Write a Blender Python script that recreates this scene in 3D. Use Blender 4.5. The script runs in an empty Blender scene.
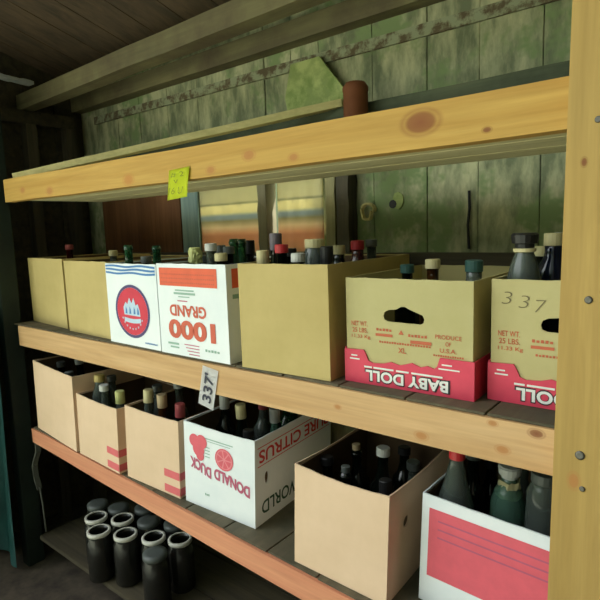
import bpy, bmesh, math, random
from mathutils import Vector, Matrix
random.seed(7)
C = bpy.context.scene.collection
R = math.radians

# ------------------------------------------------------------------ materials
def new_mat(name):
    m = bpy.data.materials.new(name); m.use_nodes = True
    nt = m.node_tree; b = nt.nodes['Principled BSDF']
    return m, nt, b
def lin(r, g, b):
    f = lambda c: ((c/255+.055)/1.055)**2.4 if c > 10 else c/255/12.92
    return (f(r), f(g), f(b), 1)
def N(nt, t, **k):
    n = nt.nodes.new(t)
    for a, v in k.items(): setattr(n, a, v)
    return n
def mixc(nt, fac, a, b, blend='MIX'):
    n = N(nt, 'ShaderNodeMix', data_type='RGBA', blend_type=blend)
    for s, v in ((0, fac), (6, a), (7, b)):
        if hasattr(v, 'links'): nt.links.new(v, n.inputs[s])
        else: n.inputs[s].default_value = v
    return n.outputs[2]
def noise(nt, vec, scale, detail=4, rough=.6, dist=0):
    n = N(nt, 'ShaderNodeTexNoise'); nt.links.new(vec, n.inputs['Vector'])
    n.inputs['Scale'].default_value = scale; n.inputs['Detail'].default_value = detail
    n.inputs['Roughness'].default_value = rough; n.inputs['Distortion'].default_value = dist
    return n.outputs['Fac']
def ramp(nt, fac, *stops):
    n = N(nt, 'ShaderNodeValToRGB'); nt.links.new(fac, n.inputs['Fac'])
    e = n.color_ramp.elements
    while len(e) < len(stops): e.new(.5)
    for el, (p, c) in zip(e, stops): el.position = p; el.color = c
    return n.outputs['Color']
def mapped(nt, scale=(1, 1, 1), src='Object'):
    t = N(nt, 'ShaderNodeTexCoord'); m = N(nt, 'ShaderNodeMapping'); m.inputs['Scale'].default_value = scale
    nt.links.new(t.outputs[src], m.inputs['Vector']); return m.outputs['Vector']
def bump(nt, b, h, s=.3, d=.002):
    n = N(nt, 'ShaderNodeBump'); n.inputs['Strength'].default_value = s; n.inputs['Distance'].default_value = d
    nt.links.new(h, n.inputs['Height']); nt.links.new(n.outputs['Normal'], b.inputs['Normal'])

def wood(name, c1, c2, axis=0, rough=.75, knots=(), grime=None, fine=30.):
    m, nt, b = new_mat(name)
    sc = [fine]*3; sc[axis] = 1.6
    v = mapped(nt, sc); g = noise(nt, v, 1.0, 5, .6, .6)
    col = ramp(nt, g, (.3, c1), (.7, c2))
    sc2 = [120.]*3; sc2[axis] = 5
    g2 = noise(nt, mapped(nt, sc2), 1.0, 3, .6)
    col = mixc(nt, .22, col, ramp(nt, g2, (.3, (.35, .3, .25, 1)), (.75, (1, 1, 1, 1))), 'MULTIPLY')
    if grime:
        gm = noise(nt, mapped(nt), 4.0, 5, .65)
        col = mixc(nt, ramp(nt, gm, (.42, (0, 0, 0, 1)), (.7, (1, 1, 1, 1))), col, grime)
    for (p, r, kc) in knots:
        t = N(nt, 'ShaderNodeTexCoord'); d = N(nt, 'ShaderNodeVectorMath', operation='SUBTRACT'); d.inputs[1].default_value = p
        nt.links.new(t.outputs['Object'], d.inputs[0])
        s = N(nt, 'ShaderNodeVectorMath', operation='MULTIPLY'); q = [1/r]*3; q[axis] = .62/r; s.inputs[1].default_value = q
        nt.links.new(d.outputs[0], s.inputs[0])
        l = N(nt, 'ShaderNodeVectorMath', operation='LENGTH'); nt.links.new(s.outputs[0], l.inputs[0])
        k = ramp(nt, l.outputs['Value'], (0, (.9, .9, .9, 1)), (.55, (.75, .75, .75, 1)), (.7, (.2, .2, .2, 1)), (.82, (.35, .35, .35, 1)), (1, (0, 0, 0, 1)))
        col = mixc(nt, k, col, kc)
    nt.links.new(col, b.inputs['Base Color']); b.inputs['Roughness'].default_value = rough
    bump(nt, b, g2, .25, .002)
    return m
def mottled(name, c1, c2, scale=8, rough=.8, c3=None, metallic=0, stretch=(1, 1, 1), lo=.35, hi=.65):
    m, nt, b = new_mat(name)
    n = noise(nt, mapped(nt, stretch), scale, 5, .65)
    col = ramp(nt, n, (lo, c1), (hi, c2))
    if c3:
        n2 = noise(nt, mapped(nt), scale*.45, 4, .7)
        col = mixc(nt, ramp(nt, n2, (.52, (0, 0, 0, 1)), (.62, (1, 1, 1, 1))), col, c3)
    nt.links.new(col, b.inputs['Base Color']); b.inputs['Roughness'].default_value = rough; b.inputs['Metallic'].default_value = metallic
    return m
def plain(name, c, rough=.5, metallic=0, var=.12):
    m, nt, b = new_mat(name)
    d = tuple(x*(1-var) for x in c[:3])+(1,)
    nt.links.new(ramp(nt, noise(nt, mapped(nt), 25, 3), (.3, d), (.7, c)), b.inputs['Base Color'])
    b.inputs['Roughness'].default_value = rough; b.inputs['Metallic'].default_value = metallic
    return m
def glass(name, c, trans=.7, rough=.08):
    m, nt, b = new_mat(name)
    nt.links.new(ramp(nt, noise(nt, mapped(nt), 18, 3), (.3, tuple(x*.8 for x in c[:3])+(1,)), (.7, c)), b.inputs['Base Color'])
    b.inputs['Roughness'].default_value = rough; b.inputs['Transmission Weight'].default_value = trans; b.inputs['IOR'].default_value = 1.47
    return m

K_BR = lin(120, 62, 30); K_LT = lin(176, 118, 62)
M = {}
M['rail_top'] = wood('golden_pine', lin(184, 140, 60), lin(208, 168, 86), 0, knots=[((-.256, 0, .546), .030, lin(128, 66, 32)), ((-1.923, 0, .54), .016, K_LT), ((-1.711, 0, .522), .02, K_LT), ((-1.217, 0, .52), .022, lin(184, 122, 56)), ((-.848, 0, .514), .014, K_LT), ((-.709, 0, .536), .017, K_LT), ((-.569, 0, .516), .012, K_LT), ((-.13, 0, .515), .007, K_BR)])
M['rail_mid'] = wood('pale_pine', lin(194, 152, 100), lin(218, 180, 130), 0, knots=[((-.036, 0, -.018), .011, K_BR), ((-.094, 0, -.062), .011, K_LT), ((-.257, 0, -.072), .012, K_LT), ((-.113, 0, -.015), .008, K_LT), ((-.464, 0, -.05), .008, K_LT), ((-.9, 0, -.05), .01, K_LT)])
M['rail_low'] = wood('pinkish_pine', lin(206, 132, 98), lin(226, 158, 118), 0)
M['post'] = wood('post_pine', lin(170, 138, 72), lin(192, 160, 90), 2, knots=[((.033, -.04, .44), .006, K_BR), ((.034, -.04, -.07), .012, K_LT)])
M['lath'] = wood('weathered_lath', lin(204, 194, 130), lin(228, 216, 152), 0)
M['deck'] = wood('grey_decking', lin(84, 78, 60), lin(114, 104, 80), 1, grime=lin(62, 64, 48))
M['under'] = wood('cream_board', lin(216, 206, 154), lin(234, 224, 176), 0)
M['wallb'] = mottled('green_grey_boards', lin(122, 130, 102), lin(200, 200, 160), 13, .9, lin(136, 156, 108), stretch=(1, 1, .35), lo=.4, hi=.62)
M['wallp'] = mottled('lichen_board', lin(138, 158, 92), lin(190, 202, 132), 22, .9, lin(150, 166, 104))
M['girt'] = wood('dark_green_timber', lin(80, 90, 70), lin(112, 120, 92), 0, grime=lin(66, 76, 56))
M['dark'] = wood('dark_timber', lin(52, 46, 34), lin(82, 74, 52), 0)
M['darkv'] = wood('dark_stud', lin(60, 56, 44), lin(92, 84, 64), 2)
M['purlin'] = wood('old_painted_timber', lin(96, 90, 62), lin(128, 120, 82), 0, grime=lin(80, 68, 48))
M['paintw'] = mottled('flaking_paint', lin(104, 92, 70), lin(160, 166, 136), 26, .9, lo=.42, hi=.55)
M['stud'] = wood('grey_stud', lin(128, 122, 98), lin(150, 142, 112), 2)
M['creamstud'] = wood('cream_stud', lin(150, 144, 104), lin(172, 164, 120), 2)
M['brown'] = wood('brown_panel', lin(104, 66, 38), lin(140, 94, 58), 2)
M['teal'] = mottled('teal_sheet', lin(120, 146, 146), lin(160, 182, 176), 6, .6, stretch=(4, 1, .3))
M['jamb'] = mottled('dark_green_paint', lin(16, 28, 22), lin(26, 42, 32), 8, .7)
M['tarp'] = mottled('green_tarp', lin(28, 78, 74), lin(40, 100, 94), 5, .6)
M['roof'] = wood('roof_boards', lin(60, 50, 38), lin(96, 78, 58), 1)
M['floor'] = mottled('dirt_floor', lin(54, 46, 38), lin(84, 74, 60), 12, .95)
M['gravel'] = mottled('pale_gravel', lin(170, 172, 150), lin(196, 198, 176), 9, .95)
def card(name, a, b_):
    m = mottled(name, a, b_, 5, .85); nt = m.node_tree; b = nt.nodes['Principled BSDF']
    w = N(nt, 'ShaderNodeTexWave', bands_direction='X'); w.inputs['Scale'].default_value = 60; nt.links.new(mapped(nt), w.inputs['Vector'])
    bump(nt, b, w.outputs['Fac'], .06, .0005)
    return m
M['kraft'] = card('kraft_cardboard', lin(184, 164, 104), lin(196, 176, 116))
M['kraftg'] = card('olive_kraft_cardboard', lin(184, 174, 120), lin(194, 184, 132))
M['kraftp'] = card('pinkish_kraft_cardboard', lin(220, 190, 156), lin(230, 200, 168))
M['white'] = card('white_cardboard', lin(226, 234, 236), lin(238, 243, 243))
M['inner'] = card('shaded_brown_cardboard', lin(84, 64, 42), lin(98, 76, 50))  # brown board darkened to imitate the shade inside the boxes
M['redtray'] = plain('red_cardboard', lin(222, 66, 92), .6)
M['pred'] = plain('red_print', lin(214, 66, 66), .6)
M['pfaint'] = plain('faint_red_print', lin(200, 104, 70), .7)
M['porange'] = plain('orange_print', lin(228, 98, 62), .6)
M['pbrown'] = plain('orange_red_print', lin(206, 92, 66), .6)
M['pblue'] = plain('blue_print', lin(72, 128, 190), .6)
M['pnavy'] = plain('navy_print', lin(78, 72, 120), .6)
M['pcrim'] = plain('crimson_print', lin(212, 48, 72), .6)
M['ppale'] = plain('pale_blue_print', lin(190, 214, 234), .6)
M['pgreen'] = plain('green_print', lin(28, 78, 58), .6)
M['psage'] = plain('sage_print', lin(150, 184, 168), .6)
M['ppink'] = plain('pink_print', lin(226, 96, 110), .6)
M['pmaroon'] = plain('maroon_print', lin(190, 92, 120), .6)
M['pwhite'] = plain('white_print', lin(238, 238, 232), .6)
M['ppinkb'] = plain('pink_bar_print', lin(224, 106, 110), .6)
M['ppinkl'] = plain('light_pink_print', lin(236, 140, 148), .6)
M['ink'] = plain('black_ink', lin(34, 34, 38), .6)
M['pencil'] = plain('pencil_mark', lin(124, 114, 80), .7)
M['tagink'] = plain('blue_black_ink', lin(30, 34, 58), .6)
M['yellow'] = plain('yellow_paper', lin(226, 236, 40), .7, var=.04)
M['olivepen'] = plain('olive_pen', lin(132, 140, 20), .7)
M['paper'] = plain('white_paper', lin(240, 240, 240), .7, var=.02)
M['steel'] = plain('grey_steel', lin(110, 108, 102), .45, .8)
M['rust'] = plain('rusty_metal', lin(130, 76, 42), .8)
M['palegrey'] = plain('pale_grey', lin(190, 198, 196), .4, .3)  # pale grey of the strip at upper left
M['strap'] = plain('dull_webbing', lin(96, 98, 88), .9)
G = {'green': glass('green_glass', lin(54, 110, 74), .6), 'dark': glass('dark_bottle_glass', lin(14, 20, 15), .2), 'brown': glass('brown_glass', lin(74, 44, 22), .4),
     'clear': glass('clear_glass', lin(120, 132, 124), .6, .12), 'jar': glass('shaded_jar_glass', lin(44, 44, 40), .3, .2), 'blue': glass('dark_blue_glass', lin(30, 38, 62), .35), 'plum': glass('plum_glass', lin(84, 26, 28), .4), 'sea': glass('pale_green_glass', lin(120, 168, 146), .6)}  # jar glass colour darkened to imitate the shade on the bottom shelf
CP = {k: plain(k+'_cap', c, .45) for k, c in dict(cream=lin(206, 196, 148), white=lin(196, 198, 192), red=lin(176, 38, 44), bright=lin(214, 48, 56), rim=lin(214, 212, 198), pink=lin(176, 82, 84), black=lin(26, 26, 26), grey=lin(84, 90, 86), gold=lin(190, 170, 100), teal=lin(52, 92, 86), purple=lin(104, 96, 104), yellowgreen=lin(196, 200, 130), tan=lin(190, 168, 130)).items()}

# ------------------------------------------------------------------ helpers
def obj(name, bm, mat, parent=None, smooth=False, loc=(0, 0, 0), rot=(0, 0, 0), recalc=True):
    if recalc: bmesh.ops.recalc_face_normals(bm, faces=bm.faces)
    me = bpy.data.meshes.new(name); bm.to_mesh(me); bm.free()
    if smooth:
        for p in me.polygons: p.use_smooth = True
    me.materials.append(mat)
    o = bpy.data.objects.new(name, me); C.objects.link(o); o.location = loc; o.rotation_euler = rot
    if parent: o.parent = parent
    return o
def empty(name, loc, rot=(0, 0, 0)):
    o = bpy.data.objects.new(name, None); C.objects.link(o); o.location = loc; o.rotation_euler = rot; o.empty_display_size = .05
    return o
def tag(o, label, cat, group=None):
    o['label'] = label; o['category'] = cat
    if group: o['group'] = group
    return o
def struct(o, label=None):
    o['kind'] = 'structure'
    if label: o['label'] = label
    return o
def box(bm, x0, x1, y0, y1, z0, z1, bev=0):
    vs = [bm.verts.new((x, y, z)) for x in (x0, x1) for y in (y0, y1) for z in (z0, z1)]
    fs = [bm.faces.new([vs[i] for i in f]) for f in ((0, 1, 3, 2), (4, 6, 7, 5), (0, 4, 5, 1), (2, 3, 7, 6), (0, 2, 6, 4), (1, 5, 7, 3))]
    if bev: bmesh.ops.bevel(bm, geom=list({e for f in fs for e in f.edges}), offset=bev, segments=2, affect='EDGES')
    return bm
def timber(bm, a, b, w, h, up=(0, 0, 1), bev=.003, segs=1, wob=0):
    """beam from a to b, w across, h tall"""
    a, b = Vector(a), Vector(b); d = (b-a).normalized(); s = d.cross(Vector(up)).normalized(); u = s.cross(d)
    rings = []
    for i in range(segs+1):
        p = a.lerp(b, i/segs); ww = [random.uniform(-wob, wob) for _ in range(4)]
        c = [p+s*(-w/2+ww[0])+u*(-h/2+ww[1]), p+s*(w/2+ww[1])+u*(-h/2+ww[2]), p+s*(w/2+ww[2])+u*(h/2+ww[3]), p+s*(-w/2+ww[3])+u*(h/2+ww[0])]
        rings.append([bm.verts.new(q) for q in c])
    for r0, r1 in zip(rings, rings[1:]):
        for k in range(4): bm.faces.new((r0[k], r0[(k+1) % 4], r1[(k+1) % 4], r1[k]))
    bm.faces.new(rings[0]); bm.faces.new(rings[-1])
    if bev: bmesh.ops.bevel(bm, geom=[e for e in bm.edges if e.is_boundary is False and len(e.link_faces) == 2 and e.calc_face_angle(0) > .8], offset=bev, segments=1, affect='EDGES')
    return bm
def lathe(bm, prof, n=20, cx=0, cy=0, cap=True):
    rings = []
    for r, z in prof:
        rings.append([bm.verts.new((cx+r*math.cos(2*math.pi*k/n), cy+r*math.sin(2*math.pi*k/n), z)) for k in range(n)])
    for a, b in zip(rings, rings[1:]):
        for k in range(n): bm.faces.new((a[k], a[(k+1) % n], b[(k+1) % n], b[k]))
    if cap: bm.faces.new(rings[0]); bm.faces.new(rings[-1])
    return bm
def tube(bm, pts, r, n=8):
    pts = [Vector(p) for p in pts]; rings = []
    for i, p in enumerate(pts):
        d = (pts[min(i+1, len(pts)-1)]-pts[max(i-1, 0)]).normalized()
        s = d.cross(Vector((.1, .2, 1))).normalized(); u = s.cross(d)
        rings.append([bm.verts.new(p+(s*math.cos(t)+u*math.sin(t))*r) for t in [2*math.pi*k/n for k in range(n)]])
    for a, b in zip(rings, rings[1:]):
        for k in range(n): bm.faces.new((a[k], a[(k+1) % n], b[(k+1) % n], b[k]))
    bm.faces.new(rings[0]); bm.faces.new(rings[-1])
    return bm
def arc2(cx, cz, rx, rz, n=24, t0=0, t1=2*math.pi, end=False):
    return [(cx+rx*math.cos(t0+(t1-t0)*k/n), cz+rz*math.sin(t0+(t1-t0)*k/n)) for k in range(n+(1 if end else 0))]
def plate(bm, outer, holes, f, th):
    """2D outline (u,v) with holes made into a plate; f maps (u,v,depth) to 3D"""
    tmp = bmesh.new(); ed = []
    for loop in [outer]+list(holes):
        vs = [tmp.verts.new((u, v, 0)) for u, v in loop]
        ed += [tmp.edges.new((vs[i], vs[(i+1) % len(vs)])) for i in range(len(vs))]
    bmesh.ops.triangle_fill(tmp, edges=ed, use_beauty=True)
    bmesh.ops.recalc_face_normals(tmp, faces=tmp.faces)
    tmp.verts.index_update()
    A = [bm.verts.new(f(v.co.x, v.co.y, 0)) for v in tmp.verts]; B = [bm.verts.new(f(v.co.x, v.co.y, th)) for v in tmp.verts]
    for fc in tmp.faces:
        ids = [v.index for v in fc.verts]
        bm.faces.new([A[i] for i in ids]); bm.faces.new([B[i] for i in reversed(ids)])
    for e in tmp.edges:
        if len(e.link_faces) == 1:
            i, j = e.verts[0].index, e.verts[1].index
            bm.faces.new((A[i], A[j], B[j], B[i]))
    tmp.free(); return bm

EPS = .0007
def facemap(face, w):
    if face == 'front': return lambda u, v, t: Vector((u, -EPS-t, v))
    return lambda u, v, t: Vector((w+EPS+t, u, v))           # right side, u runs back
_tc = {}
def text2d(s, bold=.0, shear=0.0, sp=1.0):
    key = (s, bold, shear, sp)
    if key not in _tc:
        cu = bpy.data.curves.new('t', 'FONT'); cu.body = s; cu.size = 1; cu.offset = bold; cu.shear = shear; cu.space_character = sp; cu.resolution_u = 4
        o = bpy.data.objects.new('t', cu); C.objects.link(o)
        dg = bpy.context.evaluated_depsgraph_get(); me = bpy.data.meshes.new_from_object(o.evaluated_get(dg))
        vs = [(v.co.x, v.co.y) for v in me.vertices]; fs = [tuple(p.vertices) for p in me.polygons]
        bpy.data.objects.remove(o); bpy.data.meshes.remove(me); bpy.data.curves.remove(cu)
        _tc[key] = (vs, fs)
    return _tc[key]
def letters(bm, s, u0, u1, v0, v1, f, flip=False, bold=.0, shear=0.0, rot90=False, wave=None, lift=0, sp=1.0):
    vs, fs = text2d(s, bold, shear, sp)
    xs = [p[0] for p in vs]; ys = [p[1] for p in vs]; X0, X1, Y0, Y1 = min(xs), max(xs), min(ys), max(ys)
    out = []
    for x, y in vs:
        a = (x-X0)/(X1-X0); b = (y-Y0)/(Y1-Y0)
        if rot90: a, b = 1-b, a
        if flip: a, b = 1-a, 1-b
        dv = wave(a) if wave else 0
        out.append(bm.verts.new(f(u0+(u1-u0)*a, v0+(v1-v0)*b+dv, .0004+lift)))
    for fc in fs:
        try: bm.faces.new([out[i] for i in fc])
        except ValueError: pass
    return bm
def rect(bm, u0, u1, v0, v1, f, lift=0, sl=0):
    vs = [bm.verts.new(f(u, v+sl*(u-u0), .0003+lift)) for u, v in ((u0, v0), (u1, v0), (u1, v1), (u0, v1))]
    bm.faces.new(vs); return bm
def poly(bm, pts, f, lift=0):
    bm.faces.new([bm.verts.new(f(u, v, .0003+lift)) for u, v in pts]); return bm

# ------------------------------------------------------------------ shelf frame
SL = lambda x: -.441-.045*(x+2.05)
TILT = math.atan(.045)
def rail(name, mat, label, x0, x1, zt0, zt1, h0, h1, th=.038):
    bm = bmesh.new(); n = 24; rings = []
    for i in range(n+1):
        t = i/n; x = x0+(x1-x0)*t; zt = zt0+(zt1-zt0)*t; h = h0+(h1-h0)*t
        w = .0012*math.sin(7*t+1)+.0008*math.sin(19*t)
        rings.append([bm.verts.new((x, y, z)) for y, z in ((0, zt-h+w), (0, zt+w), (th, zt+w), (th, zt-h+w))])
    for a, b in zip(rings, rings[1:]):
        for k in range(4): bm.faces.new((a[k], a[(k+1) % 4], b[(k+1) % 4], b[k]))
    bm.faces.new(rings[0]); bm.faces.new(rings[-1])
    bmesh.ops.bevel(bm, geom=[e for e in bm.edges if len(e.link_faces) == 2 and e.calc_face_angle(0) > .8], offset=.0025, segments=2, affect='EDGES')
    o = obj(name, bm, mat); tag(o, label, 'rail'); return o
rail('shelf_rail', M['rail_top'], 'golden pine rail across the top with a large brown knot', -2.085, .012, .591, .578, .089, .081)
rail('shelf_rail', M['rail_mid'], 'pale pine rail along the middle shelf, carrying the white number tag', -2.09, .012, -.0065, -.007, .083, .083)
rail('shelf_rail', M['rail_low'], 'pinkish pine rail along the lowest visible shelf', -2.06, .012, SL(-2.06)-.007, SL(0)-.007, .060, .078)

bm = bmesh.new(); box(bm, .003, .16, -.04, -.001, -1.1, 1.3)
for v in bm.verts:
    if v.co.x < .05: v.co.x += .012 if v.co.z > 0 else -.012
bmesh.ops.bevel(bm, geom=list(bm.edges), offset=.003, segments=2, affect='EDGES')
post = empty('shelf_post', (0, 0, 0)); tag(post, 'tall pale pine post at the right edge in front of the shelves', 'post')
obj('board', bm, M['post'], post)
for (x, z, r) in ((.046, .23, .006), (.042, -.024, .0075), (.047, -.08, .0045), (.05, .50, .005)):
    bm = bmesh.new(); lathe(bm, [(r, 0), (r, .0012), (r*.7, .0022), (r*.25, .0016)], 14)
    bmesh.ops.rotate(bm, verts=bm.verts, matrix=Matrix.Rotation(R(90), 3, 'X'))
    obj('screw', bm, M['steel'], post, True, loc=(x, -.0402, z))

# shelf decks made of short cross boards
def deck(name, label, x0, x1, zf, y0, y1, gapx, tilt=0):
    root = empty(name, (x0, 0, zf(x0)), (0, tilt, 0)); tag(root, label, 'shelf')
    x = 0; L = x1-x0
    while x < L-.03:
        w = min(.164, L-x); bm = bmesh.new(); box(bm, x, x+w, y0+random.uniform(0, .003), y1, -.0055, 0, .001)
        obj('board', bm, M['deck'], root); x += .168
    return root
deck('shelf_deck', 'weathered grey boards of the middle shelf under the upper cartons', -2.142, .2, lambda x: 0, .006, .58, 0)
deck('shelf_deck', 'weathered boards of the sloping lower shelf under the lower cartons', -2.055, .2, SL, .006, .58, 0, TILT)
for z, lab in ((-.02, 'dark bearer beam under the back of the middle shelf'),):
    pass
root = empty('shelf_deck', (0, 0, 0)); tag(root, 'cream boards forming the underside of the top shelf', 'shelf')
for y0, y1 in ((.0395, .17), (.174, .30), (.305, .43)):
    bm = bmesh.new(); box(bm, -2.09, .2, y0, y1, .512, .53, .002); obj('board', bm, M['under'], root)
for x in (-1.95, .1):
    bm = bmesh.new(); box(bm, x-.02, x+.02, .04, .575, .53, .56, .002); obj('bearer', bm, M['under'], root)
# back ledger carrying the decks
for z, lab in ((-.0185, 'dark ledger on the back wall behind the upper cartons'), (.5115, 'dark ledger on the back wall under the top shelf')):
    pass
bm = bmesh.new(); timber(bm, (-2.2, .555, .235), (.3, .555, .235), .04, .07, segs=12, wob=.001); tag(obj('wall_ledger', bm, M['dark']), 'dark horizontal timber on the green wall behind the open cartons', 'beam')
bm = bmesh.new(); timber(bm, (-2.3, .56, .705), (.3, .56, .705), .05, .075, segs=16, wob=.0015); tag(obj('wall_girt', bm, M['girt']), 'dark mossy timber on the back wall behind the golden top rail', 'beam')
# long lath leaning from the top rail back onto the girt
bm = bmesh.new(); timber(bm, (-2.07, .045, .606), (-.80, .545, .757), .035, .024, segs=10, wob=.0006, bev=.001); tag(obj('long_lath', bm, M['lath']), 'long thin pale lath lying slantwise over the top shelf', 'lath')

# ------------------------------------------------------------------ setting
def wallboards(name, x0, x1, z0, z1, y, mat, gap=.003, wmin=.14, wmax=.22):
    bm = bmesh.new(); x = x0
    while x < x1:
        w = random.uniform(wmin, wmax); box(bm, x, min(x+w, x1)-gap, y+random.uniform(0, .004), y+.022, z0, z1, .0012); x += w
    box(bm, x0, x1, y+.0225, y+.04, z0, z1)
    return struct(obj(name, bm, mat))
bm = bmesh.new(); x = -2.54
WX0, WX1, WZ0, WZ1 = -1.575, -.935, .275, .59
cuts = [-2.54, -2.36, -2.17, -1.99, -1.78, -1.575, -1.40, -1.19, -1.06, -.935, -.72, -.53, -.37, -.20, 0, .2, .4, .6, .9]
for xa, xb in zip(cuts, cuts[1:]):
    spans = [(-1.1, WZ0), (WZ1, 1.12)] if xa > WX0-.01 and xb < WX1+.01 else [(-1.1, 1.12)]
    for za, zb in spans:
        yy = .60+random.uniform(0, .004); box(bm, xa, xb-.002, yy, .63, za, zb, .0012)
        box(bm, xa-.001, xb+.001, .6305, .645, za, zb)
struct(obj('wall_back', bm, M['wallb']))
bm = bmesh.new(); y = -.6
while y < .59:
    box(bm, -2.52, -2.50+random.uniform(0, .004), y, y+.147, -1.1, 1.1, .001); y += .15
box(bm, -2.56, -2.521, -.6, .645, -1.1, 1.2)
plate(bm, [(-.6, 1.05), (.645, 1.05), (.645, 1.117), (-.6, 1.465)], [], lambda u, v, t: Vector((-2.56+t, u, v)), .038)
struct(obj('wall_left', bm, M['dark']))
bm = bmesh.new(); box(bm, .34, .38, -5.0, .595, -1.1, 1.12); struct(obj('light_block_right', bm, M['dark']))  # unseen wall, added and run far forward to block light from the right
bm = bmesh.new(); box(bm, -2.8, 1.2, -.7, .9, -1.14, -1.1); struct(obj('floor', bm, M['floor']))
bm = bmesh.new(); box(bm, -14, 14, -16, -.702, -1.16, -1.115); box(bm, -14, 14, .902, 9, -1.16, -1.115); struct(obj('trim_1', bm, M['gravel']), 'pale gravel ground outside the shed')
# roof: boards rising toward the viewer
bm = bmesh.new(); x = -2.8
while x < 1.2:
    w = .19; zz = lambda y: 1.125+(.62-y)*.28
    vs = [bm.verts.new(p) for p in ((x, .7, zz(.7)), (x+w-.004, .7, zz(.7)), (x+w-.004, -.8, zz(-.8)), (x, -.8, zz(-.8)))]
    vt = [bm.verts.new(v.co+Vector((0, 0, .02))) for v in vs]
    bm.faces.new(vs); bm.faces.new(vt[::-1])
    for k in range(4): bm.faces.new((vs[k], vs[(k+1) % 4], vt[(k+1) % 4], vt[k]))
    x += w
vs = [bm.verts.new(p) for p in ((-2.8, .75, zz(.75)+.022), (1.2, .75, zz(.75)+.022), (1.2, -.8, zz(-.8)+.022), (-2.8, -.8, zz(-.8)+.022))]
vt = [bm.verts.new(v.co+Vector((0, 0, .01))) for v in vs]
bm.faces.new(vs); bm.faces.new(vt[::-1])
for k in range(4): bm.faces.new((vs[k], vs[(k+1) % 4], vt[(k+1) % 4], vt[k]))
struct(obj('ceiling', bm, M['roof']))
def beam(name, label, a, b, w, h, mat, up=(0, 0, 1), cat='beam', wob=.002):
    bm = bmesh.new(); timber(bm, a, b, w, h, up, segs=10, wob=wob); o = obj(name, bm, mat)
    return tag(o, label, cat)
beam('wall_plate', 'olive timber lying along the top of the back wall', (-2.49, .57, 1.03), (.9, .57, 1.03), .06, .07, M['purlin'])
beam('painted_batten', 'batten of flaking white paint under the wall plate', (-2.36, .592, .940), (.3, .592, .925), .012, .035, M['paintw'], wob=.001)
beam('roof_beam', 'round-edged olive beam under the roof at upper left', (-2.49, .30, 1.0), (-.2, .30, 1.02), .07, .07, M['purlin'])
beam('wall_plate', 'dark timber running along the top of the left wall', (-2.47, -.5, .93), (-2.47, .53, .93), .06, .06, M['dark'])
for i, (y, lab) in enumerate(((.30, 'dark upright stud on the left wall nearer the doorway'), (.50, 'dark upright stud on the left wall by the back corner'))):
    beam('wall_stud', lab, (-2.47, y, -1.1), (-2.47, y, .899), .05, .06, M['darkv'], up=(1, 0, 0), cat='stud')
beam('pale_strip', 'pale grey strip under the roof at the far upper left', (-2.30, .10, 1.058), (-2.30, .255, 1.05), .05, .012, M['palegrey'], cat='metal strip')  # small pale strip below the roof boards

# panels behind the bottles
def panel(name, label, x0, x1, z0, z1, y, mat, cat, th=.008):
    bm = bmesh.new(); box(bm, x0, x1, y-th, y, z0, z1, .001); return tag(obj(name, bm, mat), label, cat)
panel('wood_panel', 'reddish brown wood panel on the back wall below the top rail', -2.35, -1.72, .26, .60, .597, M['brown'], 'panel')
panel('metal_sheet', 'grey teal sheet standing between brown panel and striped cloth', -1.712, -1.60, .25, .60, .597, M['teal'], 'sheet')
m, nt, b = new_mat('striped_cloth')
sx = N(nt, 'ShaderNodeSeparateXYZ'); nt.links.new(mapped(nt), sx.inputs[0])
mr = N(nt, 'ShaderNodeMapRange'); mr.inputs[1].default_value = .27; mr.inputs[2].default_value = .54; nt.links.new(sx.outputs['Z'], mr.inputs[0])
cr, bg, ob, og = lin(232, 224, 180), lin(178, 188, 186), lin(246, 228, 198), lin(246, 212, 180)
col = ramp(nt, mr.outputs[0], (0, og), (.17, lin(242, 200, 168)), (.25, lin(232, 188, 158)), (.29, lin(244, 206, 174)), (.38, ob), (.47, lin(196, 186, 148)), (.51, bg), (.55, bg), (.60, cr), (.71, cr), (.73, lin(178, 176, 140)), (.76, cr))
nt.links.new(col, b.inputs['Base Color']); b.inputs['Roughness'].default_value = .8
tr = N(nt, 'ShaderNodeBsdfTranslucent'); nt.links.new(col, tr.inputs['Color']); ms = N(nt, 'ShaderNodeMixShader'); ms.inputs[0].default_value = .38
nt.links.new(b.outputs[0], ms.inputs[1]); nt.links.new(tr.outputs[0], ms.inputs[2]); nt.links.new(ms.outputs[0], nt.nodes['Material Output'].inputs['Surface'])
M['stripe'] = m
def cloth(name, label, x0, x1, z0, z1, y):
    bm = bmesh.new(); n = 24; A = []; B = []
    for i in range(n+1):
        x = x0+(x1-x0)*i/n; yy = y-.006-.003*math.sin(i*.9)
        A.append([bm.verts.new((x, yy, z)) for z in (z0, z1)]); B.append([bm.verts.new((x, yy+.003, z)) for z in (z0, z1)])
    for i in range(n):
        bm.faces.new((A[i][0], A[i+1][0], A[i+1][1], A[i][1])); bm.faces.new((B[i][0], B[i][1], B[i+1][1], B[i+1][0]))
        bm.faces.new((A[i][0], B[i][0], B[i+1][0], A[i+1][0])); bm.faces.new((A[i][1], A[i+1][1], B[i+1][1], B[i][1]))
    bm.faces.new((A[0][0], A[0][1], B[0][1], B[0][0])); bm.faces.new((A[n][0], B[n][0], B[n][1], A[n][1]))
    return tag(obj(name, bm, M['stripe'], smooth=True), label, 'cloth')
cloth('striped_cloth', 'orange, cream and grey striped cloth left of the grey stud', -1.585, -1.215, .272, .60, .597)
cloth('striped_cloth', 'orange, cream and grey striped cloth right of the grey stud', -1.14, -.925, .272, .60, .597)
beam('wall_stud', 'grey stud between the two striped cloths', (-1.178, .572, .272), (-1.178, .572, .665), .045, .055, M['stud'], up=(0, 1, 0), cat='stud')
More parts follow.
